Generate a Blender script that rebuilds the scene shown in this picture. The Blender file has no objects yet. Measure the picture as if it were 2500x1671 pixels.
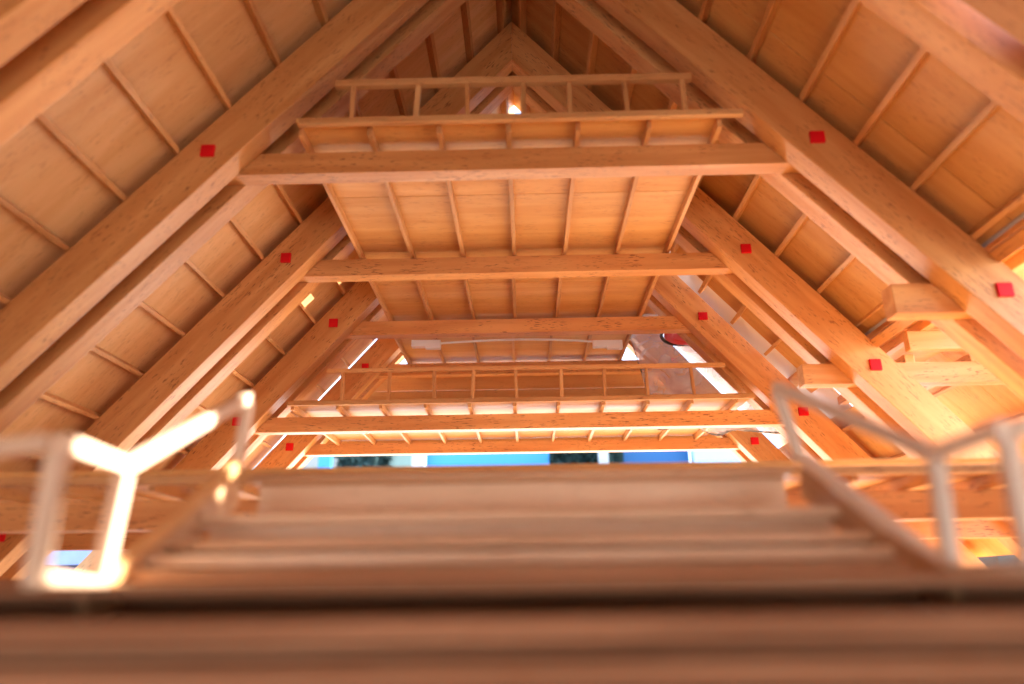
import bpy, bmesh, math, random
from mathutils import Vector, Matrix
random.seed(7)
S = 0.1                      # one truss spacing = 0.1 m: everything below is written in spacings
C = bpy.context.scene.collection
scene = bpy.context.scene

# ------------------------------------------------------------------ camera
PITCH, YAW, ROLL, FPX = 0.3347, -0.0171, -0.0124, 1741.1
cam = bpy.data.cameras.new('camera'); co = bpy.data.objects.new('camera', cam); C.objects.link(co)
fw = Vector((math.sin(YAW)*math.cos(PITCH), math.cos(YAW)*math.cos(PITCH), math.sin(PITCH)))
rt = Vector((math.cos(YAW), -math.sin(YAW), 0)); up = rt.cross(fw)
rt2 = math.cos(ROLL)*rt + math.sin(ROLL)*up; up2 = -math.sin(ROLL)*rt + math.cos(ROLL)*up
co.matrix_world = Matrix(((rt2.x, up2.x, -fw.x, 0), (rt2.y, up2.y, -fw.y, 0), (rt2.z, up2.z, -fw.z, 0), (0, 0, 0, 1)))
cam.sensor_width = 36; cam.lens = FPX/2500*36
cam.clip_start = 0.002; cam.clip_end = 500
cam.dof.use_dof = True; cam.dof.focus_distance = 4.75*S; cam.dof.aperture_fstop = 8.7
scene.camera = co

# ------------------------------------------------------------------ world, sun, exposure
SUN_EL, SUN_TRAVEL = math.radians(33), Vector((-1.0, -0.10, 0)).normalized()
w = bpy.data.worlds.new('World'); scene.world = w; w.use_nodes = True
nt = w.node_tree; nt.nodes.clear()
sky = nt.nodes.new('ShaderNodeTexSky'); sky.sky_type = 'NISHITA'; sky.sun_disc = False
sky.sun_elevation = SUN_EL; sky.sun_rotation = math.atan2(-SUN_TRAVEL.x, -SUN_TRAVEL.y)
bg = nt.nodes.new('ShaderNodeBackground'); bg.inputs[1].default_value = 0.15
wo = nt.nodes.new('ShaderNodeOutputWorld')
nt.links.new(sky.outputs[0], bg.inputs[0]); nt.links.new(bg.outputs[0], wo.inputs[0])
sl = bpy.data.lights.new('sun', 'SUN'); sl.energy = 5.0; sl.angle = math.radians(0.5); sl.color = (1, 0.96, 0.88)
so = bpy.data.objects.new('sun', sl); C.objects.link(so)
d = SUN_TRAVEL*math.cos(SUN_EL) + Vector((0, 0, -math.sin(SUN_EL)))
so.rotation_euler = d.to_track_quat('-Z', 'Y').to_euler()
vs = scene.view_settings
vs.view_transform = 'Standard'; vs.look = 'None'; vs.gamma = 1; vs.use_curve_mapping = False; vs.exposure = 3.0
scene.cycles.max_bounces = 14; scene.cycles.diffuse_bounces = 10; scene.cycles.transparent_max_bounces = 12

# ------------------------------------------------------------------ materials
def wood(name, light, dark, fleck=(0.24, 0.085, 0.03), rough=0.42, fl=1.0, spec=0.4):
    m = bpy.data.materials.new(name); m.use_nodes = True; n = m.node_tree.nodes; L = m.node_tree.links
    b = n['Principled BSDF']; b.inputs['Roughness'].default_value = rough; b.inputs['Specular IOR Level'].default_value = spec
    tc = n.new('ShaderNodeTexCoord'); oi = n.new('ShaderNodeObjectInfo')
    off = n.new('ShaderNodeVectorMath'); off.operation = 'SCALE'; off.inputs[0].default_value = (3.1, 7.7, 5.3); L.new(oi.outputs['Random'], off.inputs['Scale'])
    add = n.new('ShaderNodeVectorMath'); add.operation = 'ADD'; L.new(tc.outputs['Object'], add.inputs[0]); L.new(off.outputs[0], add.inputs[1])
    def mapped(sc):
        mp = n.new('ShaderNodeMapping'); mp.inputs['Scale'].default_value = sc; L.new(add.outputs[0], mp.inputs['Vector']); return mp.outputs[0]
    def noise(sc, detail=3, dist=0.0):
        t = n.new('ShaderNodeTexNoise'); t.inputs['Scale'].default_value = 1; t.inputs['Detail'].default_value = detail
        t.inputs['Distortion'].default_value = dist; L.new(mapped(sc), t.inputs['Vector']); return t.outputs['Fac']
    def ramp(src, p0, p1, c0=(0, 0, 0, 1), c1=(1, 1, 1, 1)):
        r = n.new('ShaderNodeValToRGB'); r.color_ramp.elements[0].position = p0; r.color_ramp.elements[1].position = p1
        r.color_ramp.elements[0].color = c0; r.color_ramp.elements[1].color = c1; L.new(src, r.inputs[0]); return r.outputs[0]
    def mix(fac, a, c, mode='MIX'):
        x = n.new('ShaderNodeMix'); x.data_type = 'RGBA'; x.blend_type = mode
        if isinstance(fac, float): x.inputs[0].default_value = fac
        else: L.new(fac, x.inputs[0])
        for i, v in ((6, a), (7, c)):
            if isinstance(v, tuple): x.inputs[i].default_value = (*v, 1)
            else: L.new(v, x.inputs[i])
        return x.outputs[2]
    grain = ramp(noise((14, 160, 160), 5, 0.6), 0.35, 0.68)              # long bands along local X
    broad = ramp(noise((6, 34, 34), 3, 0.9), 0.32, 0.7)
    col = mix(grain, dark, light)
    col = mix(broad, mix(1.0, col, (0.86, 0.78, 0.70), 'MULTIPLY'), col)
    # short dark ray flecks of beech, a few millimetres long
    f1 = ramp(noise((230, 1900, 1900), 1), 0.617, 0.68)
    f2 = ramp(noise((60, 90, 90), 2), 0.38, 0.58)
    fm = n.new('ShaderNodeMath'); fm.operation = 'MULTIPLY'; L.new(f1, fm.inputs[0]); L.new(f2, fm.inputs[1])
    fm2 = n.new('ShaderNodeMath'); fm2.operation = 'MULTIPLY'; L.new(fm.outputs[0], fm2.inputs[0]); fm2.inputs[1].default_value = min(1, 0.85*fl)
    col = mix(fm2.outputs[0], col, fleck)
    hs = n.new('ShaderNodeHueSaturation'); mr = n.new('ShaderNodeMapRange'); L.new(oi.outputs['Random'], mr.inputs[0])
    mr.inputs[3].default_value = 0.84; mr.inputs[4].default_value = 1.10; L.new(mr.outputs[0], hs.inputs['Value']); L.new(col, hs.inputs['Color'])
    L.new(hs.outputs[0], b.inputs['Base Color'])
    bp = n.new('ShaderNodeBump'); bp.inputs['Strength'].default_value = 0.12; bp.inputs['Distance'].default_value = 0.0003
    L.new(noise((60, 1500, 1500), 3), bp.inputs['Height']); L.new(bp.outputs[0], b.inputs['Normal'])
    rr = n.new('ShaderNodeMapRange'); L.new(grain, rr.inputs[0]); rr.inputs[3].default_value = rough+0.08; rr.inputs[4].default_value = rough-0.05
    L.new(rr.outputs[0], b.inputs['Roughness'])
    return m
def plain(name, col, rough=0.5, spec=0.4, var=0.12, scale=60, **kw):
    m = bpy.data.materials.new(name); m.use_nodes = True; n = m.node_tree.nodes; L = m.node_tree.links; b = n['Principled BSDF']
    t = n.new('ShaderNodeTexNoise'); t.inputs['Scale'].default_value = scale; t.inputs['Detail'].default_value = 4
    tc = n.new('ShaderNodeTexCoord'); L.new(tc.outputs['Object'], t.inputs['Vector'])
    r = n.new('ShaderNodeValToRGB'); L.new(t.outputs['Fac'], r.inputs[0])
    r.color_ramp.elements[0].position = 0.3; r.color_ramp.elements[1].position = 0.7
    r.color_ramp.elements[0].color = (*[c*(1-var) for c in col], 1); r.color_ramp.elements[1].color = (*[min(1, c*(1+var)) for c in col], 1)
    L.new(r.outputs[0], b.inputs['Base Color']); b.inputs['Roughness'].default_value = rough; b.inputs['Specular IOR Level'].default_value = spec
    for k, v in kw.items(): b.inputs[k.replace('_', ' ')].default_value = v
    return m
M = {
 'beam': wood('beech_beam', (0.77, 0.425, 0.17), (0.62, 0.29, 0.095)),
 'beam2': wood('beech_flecked', (0.79, 0.43, 0.17), (0.64, 0.29, 0.095), fl=1.3),
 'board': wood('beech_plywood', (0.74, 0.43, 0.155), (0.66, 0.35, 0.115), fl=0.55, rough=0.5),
 'board_lit': wood('lit_plywood', (0.82, 0.53, 0.26), (0.74, 0.44, 0.19), fl=0.5, rough=0.5),  # plywood made paler: the stronger light on the left is in the colour
 'stick': wood('beech_stick', (0.70, 0.415, 0.18), (0.54, 0.27, 0.10), fl=0.8, rough=0.5),
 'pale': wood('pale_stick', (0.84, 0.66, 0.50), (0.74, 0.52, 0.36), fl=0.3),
 'cream': wood('sunlit_tint_stick', (0.92, 0.84, 0.74), (0.86, 0.74, 0.62), fl=0.2),  # lighter copy of the pale stick, sunlight put into its colour
 'tread2': wood('stair_plank_tan', (0.68, 0.43, 0.26), (0.52, 0.30, 0.16), fl=0.4, rough=0.4),
 'tread': wood('stair_plank', (0.84, 0.63, 0.44), (0.72, 0.48, 0.30), fl=0.4, rough=0.4),
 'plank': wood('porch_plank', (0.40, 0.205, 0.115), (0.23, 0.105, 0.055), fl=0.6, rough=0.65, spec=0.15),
 'red': plain('red_peg', (0.62, 0.004, 0.012), 0.5, 0.2),
 'whiteplastic': plain('white_plastic', (0.93, 0.93, 0.92), 0.35, var=.02),
 'black': plain('black_rubber', (0.02, 0.02, 0.02), 0.4),
 'redplastic': plain('red_plastic', (0.65, 0.015, 0.012), 0.35),
}

# ------------------------------------------------------------------ helpers
def link(name, me, mat, parent=None, mw=None):
    o = bpy.data.objects.new(name, me); C.objects.link(o)
    if mat: me.materials.append(mat)
    if mw is None: mw = Matrix.Identity(4)
    if parent is not None:
        o.parent = parent; o.matrix_local = parent.matrix_world.inverted() @ mw
    else: o.matrix_local = mw
    o.matrix_world = mw
    return o
def frame(origin, ax, az):
    x = Vector(ax).normalized(); z = Vector(az); z = (z - x*z.dot(x)).normalized(); y = z.cross(x)
    o = Vector(origin)*S
    return Matrix(((x.x, y.x, z.x, o.x), (x.y, y.y, z.y, o.y), (x.z, y.z, z.z, o.z), (0, 0, 0, 1)))
def prism(name, poly, v0, v1, mw, mat, parent, bev=0.004):
    """poly in the local X-Z plane, thickness along local Y from v0 to v1 (all in spacings)."""
    bm = bmesh.new()
    vs_ = [bm.verts.new((p[0]*S, v0*S, p[1]*S)) for p in poly]
    f = bm.faces.new(vs_); r = bmesh.ops.extrude_face_region(bm, geom=[f])
    bmesh.ops.translate(bm, verts=[e for e in r['geom'] if isinstance(e, bmesh.types.BMVert)], vec=(0, (v1-v0)*S, 0))
    bmesh.ops.recalc_face_normals(bm, faces=bm.faces)
    if bev: bmesh.ops.bevel(bm, geom=list(bm.edges), offset=bev*S, segments=2, affect='EDGES', profile=0.6)
    me = bpy.data.meshes.new(name); bm.to_mesh(me); bm.free()
    return link(name, me, mat, parent, mw)
def beam(name, p0, p1, wd, ht, mat, parent=None, upv=(0, 0, 1), bev=0.003):
    """bar from p0 to p1 (centre line), width wd across and height ht along upv."""
    p0, p1 = Vector(p0), Vector(p1); L_ = (p1-p0).length
    mw = frame((p0+p1)/2, p1-p0, upv)
    h_ = ht/2
    return prism(name, [(-L_/2, -h_), (L_/2, -h_), (L_/2, h_), (-L_/2, h_)], -wd/2, wd/2, mw, mat, parent, bev)
def empty(name, loc, label, cat, group=None):
    o = bpy.data.objects.new(name, None); C.objects.link(o); o.location = Vector(loc)*S
    o.matrix_world = Matrix.Translation(Vector(loc)*S); o.empty_display_size = 0.01
    o['label'] = label; o['category'] = cat
    if group: o['group'] = group
    return o
def tag(o, label, cat, group=None, kind=None):
    if kind: o['kind'] = kind; return o
    o['label'] = label; o['category'] = cat
    if group: o['group'] = group
    return o
def jit(a): return random.uniform(-a, a)

# ------------------------------------------------------------------ the measured frame of the model
X0, T, SL = -0.039, 3.1548, 1.1591
EO, EI = 0.143, -0.1457                       # outer and inner edge of a rafter (vertical offset)
T1, T2, T3 = 0.104, 0.189, 0.295              # front rafter, gap for the cross beams, rear rafter
GND = -0.85
F = lambda n: 1.486 + n
DIR = {s: Vector((s, 0, -SL)).normalized() for s in (-1, 1)}          # down the slope
NRM = {s: Vector((s*SL, 0, 1)).normalized() for s in (-1, 1)}         # out of the slope
def onslope(s, z, off): return X0 + s*(T+off-z)/SL

# ------------------------------------------------------------------ ground
def sheet(name, x0, x1, y0, y1, z, mat):
    me = bpy.data.meshes.new(name)
    me.from_pydata([(x0, y0, z), (x1, y0, z), (x1, y1, z), (x0, y1, z)], [], [(0, 1, 2, 3)])
    return link(name, me, mat)
g = sheet('ground', -300, 300, -300, 300, GND*S - 0.004, plain('pale_paving', (0.66, 0.64, 0.60), 0.8, 0.2, 0.12, 6))
tag(g, None, None, kind='structure')
bb = beam('bounce_board', (0, -2.9, GND-.04), (0, 7.2, GND-.04), 6.4, .06, wood('bounce_plywood', (0.76, 0.50, 0.26), (0.64, 0.40, 0.19)), None)  # unseen board added so light bounced from below turns warm
tag(bb, 'broad unseen plywood board under the model, added to bounce warm light', 'base board')

# ------------------------------------------------------------------ trusses
def truss(n, label, ups=((-1, 1.714), (1, 1.714)), lows=(), mat='beam'):
    t = empty('roof_truss', (X0, F(n), GND), label, 'roof truss', 'double rafter trusses one behind another')
    for s in (-1, 1):
        ang = Vector((s, 0, -SL)).normalized(); az = NRM[s]
        # local frame at the ridge point on the rafter's centre line; local X down the slope, local Z outwards
        for v0, v1, nm in ((0, T1, 'front'), (T2, T3, 'rear')):
            c = math.sqrt(1+SL*SL); wo_ = EO/c; wi = EI/c              # perpendicular offsets
            Ltot = (T-GND)*c/SL
            # mitre at the ridge: the plane x = X0 cuts; along-slope shift = off*tan
            k = SL
            poly = [(-wo_*-k*-1, wo_), (Ltot + wo_/SL*-1, wo_), (Ltot - wi/SL*1, wi), (-wi*k*1, wi)]
            # ridge ends: point on outer line above x=X0 lies wo_*k back up the slope
            poly[0] = (-wo_*k, wo_); poly[3] = (-wi*k, wi)
            poly[1] = (Ltot + wo_/SL, wo_); poly[2] = (Ltot + wi/SL, wi)
            mw = frame((X0, F(n), T), ang, az)
            # local Y of this frame is z cross x: +Y or -Y in the world depending on the side
            yw = mw.col[1][1]
            a, b = (v0, v1) if yw > 0 else (-v1, -v0)
            r = prism('rafter', poly, a, b, mw, M[mat], t)
            if nm == 'front':
                for z in [z for q, z in ups if q == s] + [z for q, z in lows if q == s]:
                    px = X0 + s*(T-z)/SL
                    beam('peg', (px, F(n)-0.012, z+0.004), (px, F(n)+0.03, z+0.004), 0.058+jit(.004), 0.056+jit(.004), M['red'], r, bev=0.003)
    return t
def cross(t, n, z, name='collar_beam', xa=None, xb=None, hh=0.1, mat='beam2', dz=0.0):
    if xa is None: xa = onslope(-1, z, 0.05)
    if xb is None: xb = onslope(1, z, 0.05)
    return beam(name, (xa, F(n)+(T1+T2)/2, z), (xb, F(n)+(T1+T2)/2, z+dz), T2-T1-0.002, hh, M[mat], t)
CZ, DZ, EZ = 1.718, 1.048, 0.265
tm = truss(-1, 'added porch truss nearest the camera, mostly out of view, there for its shade', ())  # truss of the added porch bay, put in for its shade
t0 = truss(0, 'nearest blurred truss whose rafters cut the two upper corners of the picture', ())
t1 = truss(1, 'blurred wide truss with the collar beam under the upper railing', lows=((1, 1.03),))
t2 = truss(2, 'second truss in view, its apex visible behind the upper railing', lows=((1, 1.05), (-1, 0.27), (1, 0.235)))
t3 = truss(3, 'sharp flecked truss carrying the lower railing deck', lows=((-1, 1.045), (1, 1.05)), mat='beam2')
t4 = truss(4, 'farthest truss in front of the blue outdoor gap', lows=((-1, 1.07), (1, 1.06)), mat='beam2')
cross(t1, 1, 1.722, hh=0.102); cross(t2, 2, 1.705); cross(t3, 3, 1.716); cross(t4, 4, 1.722)
cross(t3, 3, 1.047, 'tie_beam'); cross(t4, 4, 1.072, 'tie_beam', hh=0.088)
cross(t1, 1, 0.268, 'tie_beam'); cross(t2, 2, 0.262, 'tie_beam'); cross(t3, 3, 0.262, 'tie_beam', xb=-1.0)
# stub beams of the right aisle: their inner ends stick out of the rafters
cross(t1, 1, 1.052, 'aisle_beam', xa=1.44, xb=3.6, hh=0.125); cross(t2, 2, 1.043, 'aisle_beam', xa=1.452, xb=3.6, hh=0.11)

# ------------------------------------------------------------------ upper decks on the collar beams
def deck(label, y0, y1, z, xs, board=(0.0, 0.0), jh=0.042, jw=0.02, group='joisted floor decks', bx=None, seams=(), yb0=None, front_rail=False):
    """joists running away from the camera, a board on top of them"""
    x0, x1 = min(xs), max(xs); bx = bx or (x0-0.012, x1+0.012); yb0 = y0 if yb0 is None else yb0
    t = empty('floor_deck', ((x0+x1)/2, (y0+y1)/2, z), label, 'floor deck', group)
    for x in xs:
        xx = x+jit(0.004)
        beam('joist', (xx, y0, z+jh/2), (xx+jit(.004), y1, z+jh/2), jw+jit(.003), jh, M['stick'], t, bev=0.002)
    cuts = [yb0]+list(seams)+[y1]
    for a, b in zip(cuts[:-1], cuts[1:]):
        o = beam('board', (bx[0], (a+b)/2, z+jh+0.01), (bx[1], (a+b)/2, z+jh+0.01), b-a-0.003, 0.018, M['board'], t, bev=0.0015)
    return t
XS = [-0.05+0.288*i for i in range(-3, 4)]
deck('wide upper ceiling deck between the first and second collar beams', 2.47, 3.74, 1.769, [-0.90+0.2853*i for i in range(7)], seams=(3.03,), yb0=2.43)
deck('middle upper ceiling deck beneath the second collar beam', 3.742, 4.74, 1.767, [-0.92+0.2877*i for i in range(7)], seams=(4.08,))
deck('dark far ceiling deck behind the white light tube', 4.742, 5.92, 1.769, [-0.95+0.2897*i for i in range(7)])
deck('lower deck of the sharp truss with joists under the long railing', 4.40, 5.62, 1.099, [-1.479+0.2823*i for i in range(11)], yb0=4.39, bx=(-1.50, 1.44), jh=0.04)
deck('low blurred deck crossing behind the stair', 2.33, 3.62, 0.318, [-2.36+0.285*i for i in range(17)], bx=(-2.40, 2.26), yb0=2.30, jh=0.045)

def railing(label, y, z0, z1, xa, xb, xa0, xb0, posts, st=0.024, post=0.02, tilt=0.0):
    t = empty('railing', ((xa+xb)/2, y, z0), label, 'railing', 'stick railings along the deck edges')
    beam('top_rail', (xa, y, z1), (xb, y, z1+tilt), 0.03, st, M['stick'], t, bev=0.002)
    beam('bottom_rail', (xa0, y, z0), (xb0, y, z0), 0.026, 0.026, M['stick'], t, bev=0.002)
    for x in posts:
        f_ = (x-xa)/(xb-xa)
        beam('post', (x+jit(.002), y+jit(.003), z0+0.013), (x+jit(.008), y+jit(.003), z1+tilt*f_-st/2), post+jit(.003), post, M['stick'], t, upv=(0, 1, 0), bev=0.0015)
    return t
railing('short blurred railing standing on the upper deck edge, seven posts', 2.42, 1.797, 1.98, -0.757, 0.705, -0.893, 0.895, (-0.676, -0.42, -0.208, 0.014, 0.203, 0.435, 0.667), st=0.03, post=0.019, tilt=-0.006)
railing('long sharp railing standing on the lower deck edge, nine posts', 4.375, 1.132, 1.345, -1.268, 1.282, -1.508, 1.443, (-1.158, -0.866, -0.57, -0.33, -0.05, 0.236, 0.509, 0.778, 1.07), st=0.026, post=0.02, tilt=-0.004)
railing('low blurred railing strip running behind both stair handrails', 2.285, 0.345, 0.52, -2.4, -2.2, -2.4, 2.28, (-2.3,), st=0.02)

# ------------------------------------------------------------------ roof panels with battens on the slopes
def roof(s, ya, yb, zlo, zhi, label, by=None, seams=(), extra=0.0, first=1.937, step=0.2185, bat=(0.022, 0.05), group='battened roof panels on the slopes'):
    t = empty('roof_panel', (onslope(s, (zlo+zhi)/2, EO), (ya+yb)/2, (zlo+zhi)/2), label, 'roof panel', group)
    c = math.sqrt(1+SL*SL); bw, bh = bat
    k = -12
    while k < 12:
        z = first+k*step; k += 1
        if not (zlo+0.03 < z < zhi-0.03): continue
        x = onslope(s, z, EO); ctr = Vector((x, 0, z)) + NRM[s]*(bh/2+0.002)
        z_ = ctr.z+jit(.003)
        beam('batten', (ctr.x, ya, z_), (ctr.x, yb, z_), bw+jit(.003), bh, M['stick'], t, upv=NRM[s], bev=0.002)
    b0, b1 = by or (ya, yb)
    cuts = [b0]+list(seams)+[b1]
    for a, b in zip(cuts[:-1], cuts[1:]):
        P = [Vector((onslope(s, z, EO), (a+b)/2, z)) + NRM[s]*(bh+0.014) for z in (zhi, zlo)]
        beam('board', P[0], P[1], b-a-(0.004 if seams else 0.0), 0.02, M['board_lit' if s < 0 else 'board'], t, upv=NRM[s], bev=0.0015)  # left boards take the paler tone that stands for light
    for y in seams:
        P = [Vector((onslope(s, z, EO), y, z)) + NRM[s]*(bh+0.032) for z in (zhi, zlo)]
        beam('cover_strip', P[0], P[1], .06, 0.012, M['stick'], t, upv=NRM[s])  # unseen strip added so no sun leaks through the seam
    return t
G0 = 0.15
RG = T+EO+0.05
roof(-1, -2.6, F(0)+G0, GND+.02, RG, 'added left panel over the porch, out of view, blocking sky light')  # unseen porch panels added around the camera to hold back sky and sun
roof(1, -2.6, F(0)+G0, 1.74, RG, 'added right panel over the porch, out of view, above a slot cut for the sun')  # slot below this added panel is shaped to let sun onto the left handrail
roof(1, -2.6, F(0)+G0, GND+.02, 1.42, 'added right porch panel, out of view, below the slot cut for the sun')
roof(1, -2.6, 1.13, 1.423, 1.737, 'added right porch panel, out of view, closing the sun slot on the camera side')
roof(1, F(0)+G0, F(1)+G0, GND+.02, 0.6, 'added low panel at the right of the first bay, out of view, cutting the sun')  # unseen panel added to dim the light in the near bay
roof(-1, F(0)+G0, F(1)+G0, GND+.02, RG, 'pale blurred roof panel filling the upper left corner')  # part below view runs to the ground to block light from the left
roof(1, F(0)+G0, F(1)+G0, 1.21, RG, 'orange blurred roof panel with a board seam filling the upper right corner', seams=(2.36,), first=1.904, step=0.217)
roof(-1, F(1)+G0, F(2)+G0, GND+.02, RG, 'pale roof panel between the two widest rafters on the left side')  # also carried down out of view to block light from the left
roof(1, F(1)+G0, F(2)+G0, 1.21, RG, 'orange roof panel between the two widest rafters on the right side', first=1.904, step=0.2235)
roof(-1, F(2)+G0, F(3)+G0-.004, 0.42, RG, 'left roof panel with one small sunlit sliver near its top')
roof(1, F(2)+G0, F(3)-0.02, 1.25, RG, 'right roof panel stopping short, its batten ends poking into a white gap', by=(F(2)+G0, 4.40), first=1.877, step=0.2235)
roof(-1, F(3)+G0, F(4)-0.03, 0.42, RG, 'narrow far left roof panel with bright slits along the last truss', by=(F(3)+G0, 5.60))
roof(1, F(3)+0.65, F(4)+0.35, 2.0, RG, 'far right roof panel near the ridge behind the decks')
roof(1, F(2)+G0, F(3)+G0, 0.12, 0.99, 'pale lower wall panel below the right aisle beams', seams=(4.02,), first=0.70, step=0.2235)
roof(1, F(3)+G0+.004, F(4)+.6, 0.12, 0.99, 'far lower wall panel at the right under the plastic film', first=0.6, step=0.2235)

# gable wall closing the far end between the two tiers of beams
gw = empty('gable_wall', (X0, 5.82, 1.4), 'brown end wall board behind the long railing', 'gable wall')
for z0, z1 in ((1.10, 1.60), (1.603, 1.765)):
    mw = frame((X0, 5.82, 0), (1, 0, 0), (0, 0, 1))
    p = [(-(T+EI+.1-z0)/SL, z0), ((T+EI+.1-z0)/SL, z0), ((T+EI+.1-z1)/SL, z1), (-(T+EI+.1-z1)/SL, z1)]
    prism('board', p, 0, 0.02, mw, M['board'], gw, 0.002)
prism('board', [(-(T+EO-2.3)/SL, 2.3), ((T+EO-2.3)/SL, 2.3), (0.02, T+EO-.02), (-.02, T+EO-.02)], 0, .02, frame((X0, 5.86, 0), (1, 0, 0), (0, 0, 1)), M['board'], gw, .002)

pc = beam('light_block_ceiling', (-1.0, -.7, 2.2), (.92, -.7, 2.2), 3.9, .02, M['board'])  # unseen board added to stop porch light reaching the ridge
tag(pc, 'flat unseen board added over the camera to keep light off the ridge', 'ceiling')
roof(1, 1.31, F(0)+G0, 1.423, 1.53, 'added narrow right porch panel, out of view, shading the upper steps')  # unseen panel added to trim the sun slot above the steps
bw = empty('sky_block_gable', (X0, -2.7, 1.4), 'unseen boarded gable added behind the camera to block sky light', 'gable wall')  # unseen gable added to cut sky light from behind, open at the foot
for z0, z1 in ((.02, 1.4), (1.403, 2.2), (2.203, 3.2)):
    mw = frame((X0, -2.7, 0), (1, 0, 0), (0, 0, 1))
    p = [(-(T+EO-z0)/SL, z0), ((T+EO-z0)/SL, z0), ((T+EO-z1)/SL, z1), (-(T+EO-z1)/SL, z1)]
    prism('board', p, 0, 0.03, mw, M['board'], bw, 0.002)

# ------------------------------------------------------------------ right aisle floor and eave
ai = empty('aisle_deck', (2.4, 3.1, 1.1), 'side aisle of boards and stub joists under the right eave', 'side aisle')
for x in (2.02, 2.36, 2.68):
    beam('joist', (x, 3.60, 1.115), (x, 4.46, 1.115), 0.05, 0.06, M['beam'], ai)
for x in (1.86, 2.07): beam('joist', (x, 1.8, 1.265), (x, 4.5, 1.265), 0.04, 0.05, M['beam'], ai)
beam('edge_beam', (1.98, 3.53, 1.19), (2.6, 3.53, 1.19), .05, .10, M['beam'], ai)
beam('ceiling_board', (1.75, 2.7, 1.30), (2.30, 2.7, 1.30), 1.85, 0.018, M['board'], ai, bev=.0015)
beam('ceiling_board', (1.75, 4.2, 1.298), (2.50, 4.2, 1.298), 1.13, 0.018, M['board'], ai, bev=.0015)
for ya, yb in ((3.3, 4.02), (4.025, 4.9)):
    beam('wall_board', (2.44, (ya+yb)/2, 1.31), (3.18, (ya+yb)/2, .45), yb-ya, .018, M['board'], ai, upv=NRM[1], bev=.0015)
for q_ in (.25, .62, .97): beam('batten', (2.42+.55*q_, 3.3, 1.31-.645*q_-.03), (2.42+.55*q_, 4.9, 1.31-.645*q_-.03), .02, .04, M['stick'], ai, upv=NRM[1])
ev = empty('eave_purlin', (1.85, 2.5, 1.2), 'long purlin along the lower edge of the right roof panels', 'purlin')
P = Vector((onslope(1, 1.185, EO+.03), 0, 1.185))
beam('purlin', (P.x, F(-1), P.z), (P.x, F(3)-.1, P.z), 0.05, 0.06, M['beam'], ev, upv=NRM[1])
beam('metal_strip', (P.x-.02, F(-1), P.z+.055), (P.x-.02, F(3)-.1, P.z+.055), 0.014, 0.012, plain('grey_strip', (.35, .35, .38), .4), ev, upv=NRM[1])

# ------------------------------------------------------------------ stair and handrails in the foreground
st = empty('stair', (X0, 1.25, 0.0), 'wide blurred wooden stair of lapped planks across the foreground', 'stair')
def stair_pt(elev):            # on the pitch line Z = .466 Y - .483
    Y = 0.483/(0.466-elev); return Y, elev*Y
el = [0.157, 0.103, 0.070, 0.050, 0.031, 0.015]
pts = [stair_pt(e) for e in el]
Yb, Zb = 1.035, 0.0
for i, (Y, Z) in enumerate(pts):
    wl, wr = -0.603+jit(.002), 0.58+jit(.002)
    Yn, Zn = pts[i+1] if i+1 < len(pts) else (Yb-0.02, Zb)
    beam('tread', (wl, Y+0.075, Z-0.009), (wr, Y+0.075, Z-0.009), 0.15, 0.018, M['tread' if i % 2 else 'tread2'], st, bev=.003)
    hgt = (Z-0.018)-Zn
    beam('riser', (wl+.004, Y+0.06, Zn+hgt/2), (wr-.004, Y+0.06, Zn+hgt/2), 0.02, hgt, M['tread'], st, bev=.002)
for x in (-0.610, 0.575): beam('stringer', (x, 1.03, -0.020), (x, 1.50, 0.203), 0.016, 0.06, M['tread2'], st, bev=.002)

def handrail(s, label):
    t = empty('handrail', (s*0.6, 1.2, 0), label, 'handrail', 'sunlit stick handrails beside the stair')
    if s < 0: A, Ab, B, Bb, Cc, Cb = (-.582, 1.45, .392), (-.590, 1.45, .237), (-.596, 1.05, .180), (-.606, 1.05, .013), (-.60, .90, .187), (-.598, .90, .019)
    else: A, Ab, B, Bb, Cc, Cb = (.526, 1.45, .396), (.556, 1.45, .236), (.596, 1.05, .180), (.587, 1.05, .015), (.605, .90, .187), (.60, .90, .019)
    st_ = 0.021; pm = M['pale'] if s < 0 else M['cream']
    beam('rail', A, B, st_, st_, pm, t); beam('rail', B, Cc, st_, st_, pm, t)
    beam('post', Ab, (A[0], A[1], A[2]-.010), st_, st_, pm, t, upv=(0, 1, 0))
    beam('post', (Bb[0], Bb[1], Bb[2]-.01), (B[0], B[1], B[2]-.0105), st_, st_, pm, t, upv=(0, 1, 0))
    beam('post', (Cb[0], Cb[1], Cb[2]-.01), (Cc[0], Cc[1], Cc[2]-.0105), st_, st_, pm, t, upv=(0, 1, 0))
    beam('bottom_rail', (Bb[0], Bb[1]-.011, Bb[2]), (Cb[0], Cb[1]+.011, Cb[2]), st_, st_*.9, pm, t)
    beam('lower_rail', (Ab[0], Ab[1]-.012, Ab[2]+.006), (Bb[0], Bb[1]+.012, Bb[2]+.006), st_, st_, pm if s > 0 else M['stick'], t)
    beam('rail', (Cc[0]+s*.011, Cc[1], Cc[2]), (Cc[0]+s*.30, Cc[1]+.03, Cc[2]-.02), st_, st_, pm, t)
    return t
handrail(-1, 'left stair handrail, its slanting bar and post blazing white in the sun')
handrail(1, 'right stair handrail with slanting bars tinted cream as if sunlit')

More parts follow.
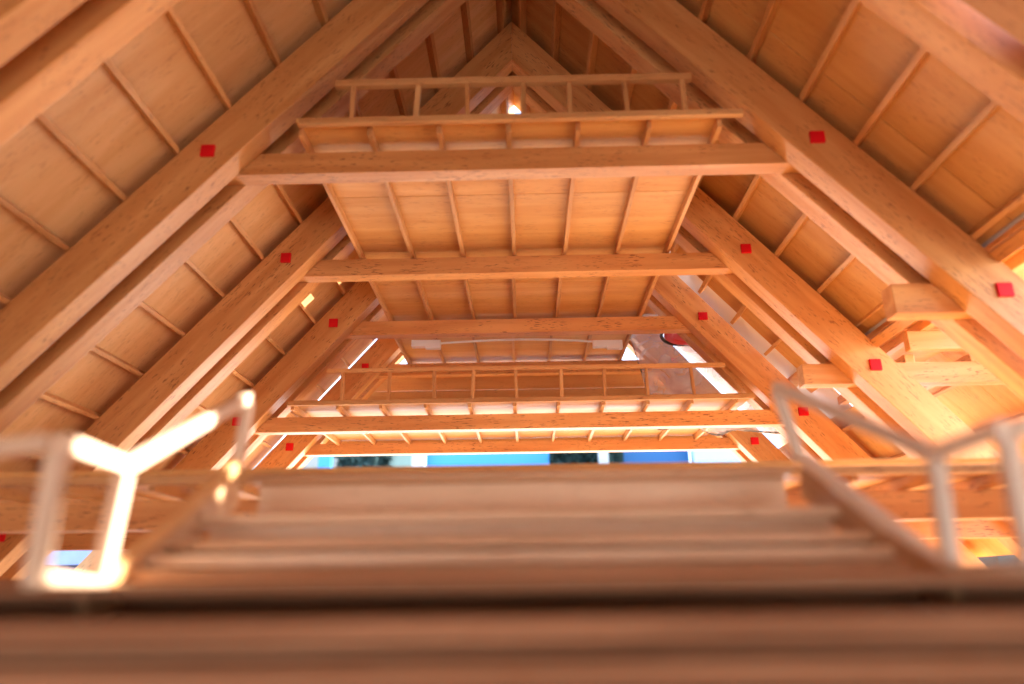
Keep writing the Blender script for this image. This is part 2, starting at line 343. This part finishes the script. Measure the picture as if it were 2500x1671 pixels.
# ------------------------------------------------------------------ porch front: stacked planks across the bottom of the view
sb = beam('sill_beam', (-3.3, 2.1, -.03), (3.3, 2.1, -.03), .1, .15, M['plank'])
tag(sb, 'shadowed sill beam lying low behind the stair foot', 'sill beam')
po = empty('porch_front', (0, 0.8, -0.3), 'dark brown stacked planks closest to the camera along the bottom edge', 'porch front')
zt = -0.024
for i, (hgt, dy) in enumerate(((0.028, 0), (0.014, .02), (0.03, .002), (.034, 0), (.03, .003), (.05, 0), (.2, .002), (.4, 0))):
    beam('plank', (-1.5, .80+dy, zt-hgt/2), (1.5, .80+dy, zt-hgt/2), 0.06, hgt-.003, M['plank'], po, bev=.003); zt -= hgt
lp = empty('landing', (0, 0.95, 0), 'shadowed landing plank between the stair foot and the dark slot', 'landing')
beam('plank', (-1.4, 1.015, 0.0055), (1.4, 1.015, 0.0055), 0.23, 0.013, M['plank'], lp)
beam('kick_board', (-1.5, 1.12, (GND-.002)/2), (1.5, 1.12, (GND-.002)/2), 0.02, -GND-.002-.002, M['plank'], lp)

# ------------------------------------------------------------------ light tube, red reel, plastic film
tb = empty('light_tube', (X0, 4.80, 1.64), 'thin white tube held by two white clips under the third collar beam', 'light tube')
def clip(x, w_, z):
    beam('clip', (x-w_/2, 4.84, z), (x+w_/2, 4.84, z-.002), .05, .05, M['whiteplastic'], tb, bev=.004)
    beam('clip', (x-w_*.02, 4.835, z-.032), (x+w_*.5, 4.835, z-.033), .045, .016, M['whiteplastic'], tb, bev=.003)
clip(-.70, .21, 1.680); clip(.60, .21, 1.655)
def sweep(name, pts, r_, mat, parent, K=10):
    bm = bmesh.new(); V = []
    for x, y, z in pts: V.append([bm.verts.new((x*S, (y+r_*math.cos(2*math.pi*k/K))*S, (z+r_*math.sin(2*math.pi*k/K))*S)) for k in range(K)])
    for a, b in zip(V[:-1], V[1:]):
        for k in range(K): f_ = bm.faces.new((a[k], b[k], b[(k+1) % K], a[(k+1) % K])); f_.smooth = True
    bm.faces.new(V[0][::-1]); bm.faces.new(V[-1])
    me = bpy.data.meshes.new(name); bm.to_mesh(me); bm.free(); return link(name, me, mat, parent)
sweep('tube', [(-.60+1.12*i/24, 4.84, 1.683+.020*math.sin(math.pi*min(1, i/24*1.0)*.95)-.012*(i/24)**3) for i in range(25)], .008, M['whiteplastic'], tb)

rr_ = empty('hanging_reel', (1.15, 4.95, 1.75), 'red disc with a black rim showing below the right end of the third collar beam', 'reel')
def torus(name, R_, r_, mw, mat, parent, zs=1.0):
    bm = bmesh.new(); N, K = 64, 14; V = []
    for i in range(N):
        a = 2*math.pi*i/N; V.append([bm.verts.new(((R_+r_*math.cos(2*math.pi*k/K))*math.cos(a)*S, (R_+r_*math.cos(2*math.pi*k/K))*math.sin(a)*S, zs*r_*math.sin(2*math.pi*k/K)*S)) for k in range(K)])
    for i in range(N):
        for k in range(K): f_ = bm.faces.new((V[i][k], V[(i+1) % N][k], V[(i+1) % N][(k+1) % K], V[i][(k+1) % K])); f_.smooth = True
    me = bpy.data.meshes.new(name); bm.to_mesh(me); bm.free(); return link(name, me, mat, parent, mw)
mw = frame((1.23, 5.0, 1.785), (1, 0, 0), (0, -.12, -1))
torus('rim', .205, .012, mw, M['black'], rr_)
torus('disc', .15, .035, mw, M['redplastic'], rr_, .6)
bm = bmesh.new(); bmesh.ops.create_cone(bm, cap_ends=True, segments=48, radius1=.14*S, radius2=.14*S, depth=.02*S)
me = bpy.data.meshes.new('hub'); bm.to_mesh(me); bm.free(); link('hub', me, M['redplastic'], rr_, mw)

def film_mat():
    m = bpy.data.materials.new('clear_film'); m.use_nodes = True; n = m.node_tree.nodes; L = m.node_tree.links; n.clear()
    o = n.new('ShaderNodeOutputMaterial'); tr = n.new('ShaderNodeBsdfTransparent'); tl = n.new('ShaderNodeBsdfTranslucent'); df = n.new('ShaderNodeBsdfDiffuse'); gl = n.new('ShaderNodeBsdfGlossy')
    for x in (tl, df): x.inputs[0].default_value = (.85, .80, .82, 1)
    gl.inputs['Roughness'].default_value = .12
    a = n.new('ShaderNodeMixShader'); a.inputs[0].default_value = .5; L.new(tl.outputs[0], a.inputs[1]); L.new(df.outputs[0], a.inputs[2])
    t = n.new('ShaderNodeTexNoise'); t.inputs['Scale'].default_value = 45; t.inputs['Detail'].default_value = 2; t.inputs['Distortion'].default_value = 1.5
    tc = n.new('ShaderNodeTexCoord'); L.new(tc.outputs['Object'], t.inputs['Vector'])
    mr = n.new('ShaderNodeMapRange'); L.new(t.outputs['Fac'], mr.inputs[0]); mr.inputs[1].default_value = .4; mr.inputs[2].default_value = .75; mr.inputs[3].default_value = .22; mr.inputs[4].default_value = .5
    b = n.new('ShaderNodeMixShader'); L.new(mr.outputs[0], b.inputs[0]); L.new(tr.outputs[0], b.inputs[1]); L.new(a.outputs[0], b.inputs[2])
    fr = n.new('ShaderNodeFresnel'); fr.inputs[0].default_value = 1.35
    c = n.new('ShaderNodeMixShader'); L.new(fr.outputs[0], c.inputs[0]); L.new(b.outputs[0], c.inputs[1]); L.new(gl.outputs[0], c.inputs[2]); L.new(c.outputs[0], o.inputs[0])
    return m
def wavy(name, P00, P10, P01, P11, amp, mat, parent, nu=40, nv=40, thick=.003):
    """slightly crumpled sheet between four corners"""
    from mathutils import noise
    P00, P10, P01, P11 = map(Vector, (P00, P10, P01, P11)); nr = (P10-P00).cross(P01-P00).normalized()
    bm = bmesh.new(); G = []
    for i in range(nu+1):
        row = []
        for j in range(nv+1):
            u, v = i/nu, j/nv
            p = (P00*(1-u)+P10*u)*(1-v)+(P01*(1-u)+P11*u)*v
            k = noise.noise(p*3.1)+.5*noise.noise(p*8.3)+.9*abs(noise.noise(p*5+Vector((3, 1, 2))))
            p = p+nr*k*amp
            if j == nv: p = p+Vector((0, 0, noise.noise(p*4)*.12))
            row.append(bm.verts.new(p*S))
        G.append(row)
    for i in range(nu):
        for j in range(nv): f_ = bm.faces.new((G[i][j], G[i+1][j], G[i+1][j+1], G[i][j+1])); f_.smooth = True
    me = bpy.data.meshes.new(name); bm.to_mesh(me); bm.free()
    o = link(name, me, mat, parent)
    md = o.modifiers.new('thickness', 'SOLIDIFY'); md.thickness = thick*S
    return o
fm_ = empty('plastic_film', (1.6, 4.9, 1.5), 'crumpled whitish clear plastic film stretched outside the right rafters', 'plastic film')
fmat = film_mat()
def sp_(z, Y, off): return (onslope(1, z, off), Y, z)
whitef = plain('white_film', (.80, .76, .78), .35, .5, .04, 20)
wavy('film_strip', sp_(2.95, 4.41, .34), sp_(2.95, 5.75, .34), sp_(.8, 4.41, .34), sp_(.8, 5.75, .34), .012, whitef, fm_)
wavy('film_curtain', (0.78, 5.18, 2.0), (2.2, 5.0, 2.0), (.98, 5.22, 1.14), (2.9, 5.0, .86), .035, fmat, fm_)

# ------------------------------------------------------------------ outdoors seen through the low gap at the far end and at the sides
def outbox(name, x0, x1, y0, y1, z0, z1, mat, label, cat, bev=.02):
    o = beam(name, (x0, (y0+y1)/2, (z0+z1)/2), (x1, (y0+y1)/2, (z0+z1)/2), y1-y0, z1-z0, mat, bev=bev)
    return tag(o, label, cat)
Yf = 40
k = Yf/1.0
def X(px): return (px-1289)/1741.1*Yf*1.03
blue = plain('bright_blue_tarp', (.035, .18, .40), .5, .1, .25, .5); dblue = plain('deep_blue_tarp', (.003, .065, .20), .5, .3, .3, .5)
lblue = plain('pale_blue_panel', (.22, .36, .50), .6, .1, .05, .5); dk = plain('dark_shrub', (.012, .03, .03), .8, .2, .5, 3)
tan = plain('peach_wall', (.22, .14, .10), .7, .2, .1, 1); grn = plain('pale_green_tarp', (.16, .24, .22), .6, .3, .3, 2); wpost = plain('white_post', (.3, .33, .36), .5)
ZB, ZT = GND, 8.6
outbox('blue_tarp', X(1052), X(1345), Yf, Yf+1, ZB, ZT, blue, 'bright blue sheet outdoors, seen in the middle of the far gap', 'tarpaulin')
outbox('blue_tarp', X(1500), X(1688), Yf+1.2, Yf+2.2, ZB, ZT, dblue, 'deep blue sheet outdoors, between the dark hedge and the pale panel', 'tarpaulin')
outbox('pale_panel', X(1688), X(2300), Yf+.2, Yf+1.0, ZB, ZT, lblue, 'pale sky blue panel outdoors at the right of the far gap', 'panel')
outbox('pale_wall', X(200), X(1040), Yf+4, Yf+5, ZB, ZT, plain('pale_wall', (.24, .25, .24), .7, .2, .25, .3), 'pale wall outdoors at the left of the far gap', 'wall')
outbox('low_wall', X(1300), X(1560), Yf-3, Yf-2.4, ZB, 5.9, tan, 'low peach coloured wall outdoors beneath the dark hedge', 'wall')
outbox('white_post', X(1025), X(1055), Yf-1, Yf-.5, ZB, ZT, wpost, 'white post outdoors left of the bright blue sheet', 'post')
outbox('white_post', X(1458), X(1480), Yf-1, Yf-.5, ZB, ZT, wpost, 'white post outdoors in front of the dark hedge', 'post')
outbox('blue_post', X(806), X(836), Yf-1, Yf-.5, ZB, ZT, blue, 'blue post outdoors at the left of the far gap', 'post')
def shrub(x0, x1, Y, label):
    bm = bmesh.new(); rnd = random.Random(int(x0*10))
    for i in range(7000):
        c = Vector((rnd.uniform(x0, x1), Y+rnd.uniform(0, 1), rnd.uniform(ZB, ZT+1))); r = rnd.uniform(.25, .6)
        v = [bm.verts.new((c+Vector((rnd.uniform(-r, r), rnd.uniform(-r, r), rnd.uniform(-r, r))))*S) for _ in range(4)]
        bm.faces.new(v)
    me = bpy.data.meshes.new('hedge'); bm.to_mesh(me); bm.free()
    t = empty('hedge', ((x0+x1)/2, Y, GND), label, 'hedge'); link('foliage', me, dk, t)
    beam('trunk', ((x0+x1)/2, Y+.5, GND), ((x0+x1)/2, Y+.5, 6), .3, .3, tan, t)
shrub(X(850), X(950), Yf, 'dark hedge outdoors beside the blue post'); shrub(X(1345), X(1505), Yf+.2, 'dark teal hedge outdoors between two blue sheets')
outbox('green_sheet', X(945), X(1025), Yf+.5, Yf+1, ZB, ZT, grn, 'pale green sheet outdoors beside the white post', 'sheet')
# navy box with a tiled pale top glimpsed at the lower left, black box at the lower right
nb = empty('navy_box', (-4.2, 6.3, GND), 'navy blue box with a pale tiled lid glimpsed through the lower left opening', 'box')
beam('body', (-5.6, 6.4, -.30), (-3.3, 6.4, -.30), 1.0, 1.04, plain('navy', (.012, .03, .16), .5), nb)
beam('tiled_lid', (-5.6, 6.2, .285), (-3.3, 6.2, .285), 1.0, .12, plain('pale_blue_tile', (.25, .33, .62), .4), nb)
tag(beam('black_box', (3.3, 5.6, -.2), (4.6, 5.6, -.2), .6, 1.1, M['black'], None), 'black box glimpsed through the lower right opening', 'box')
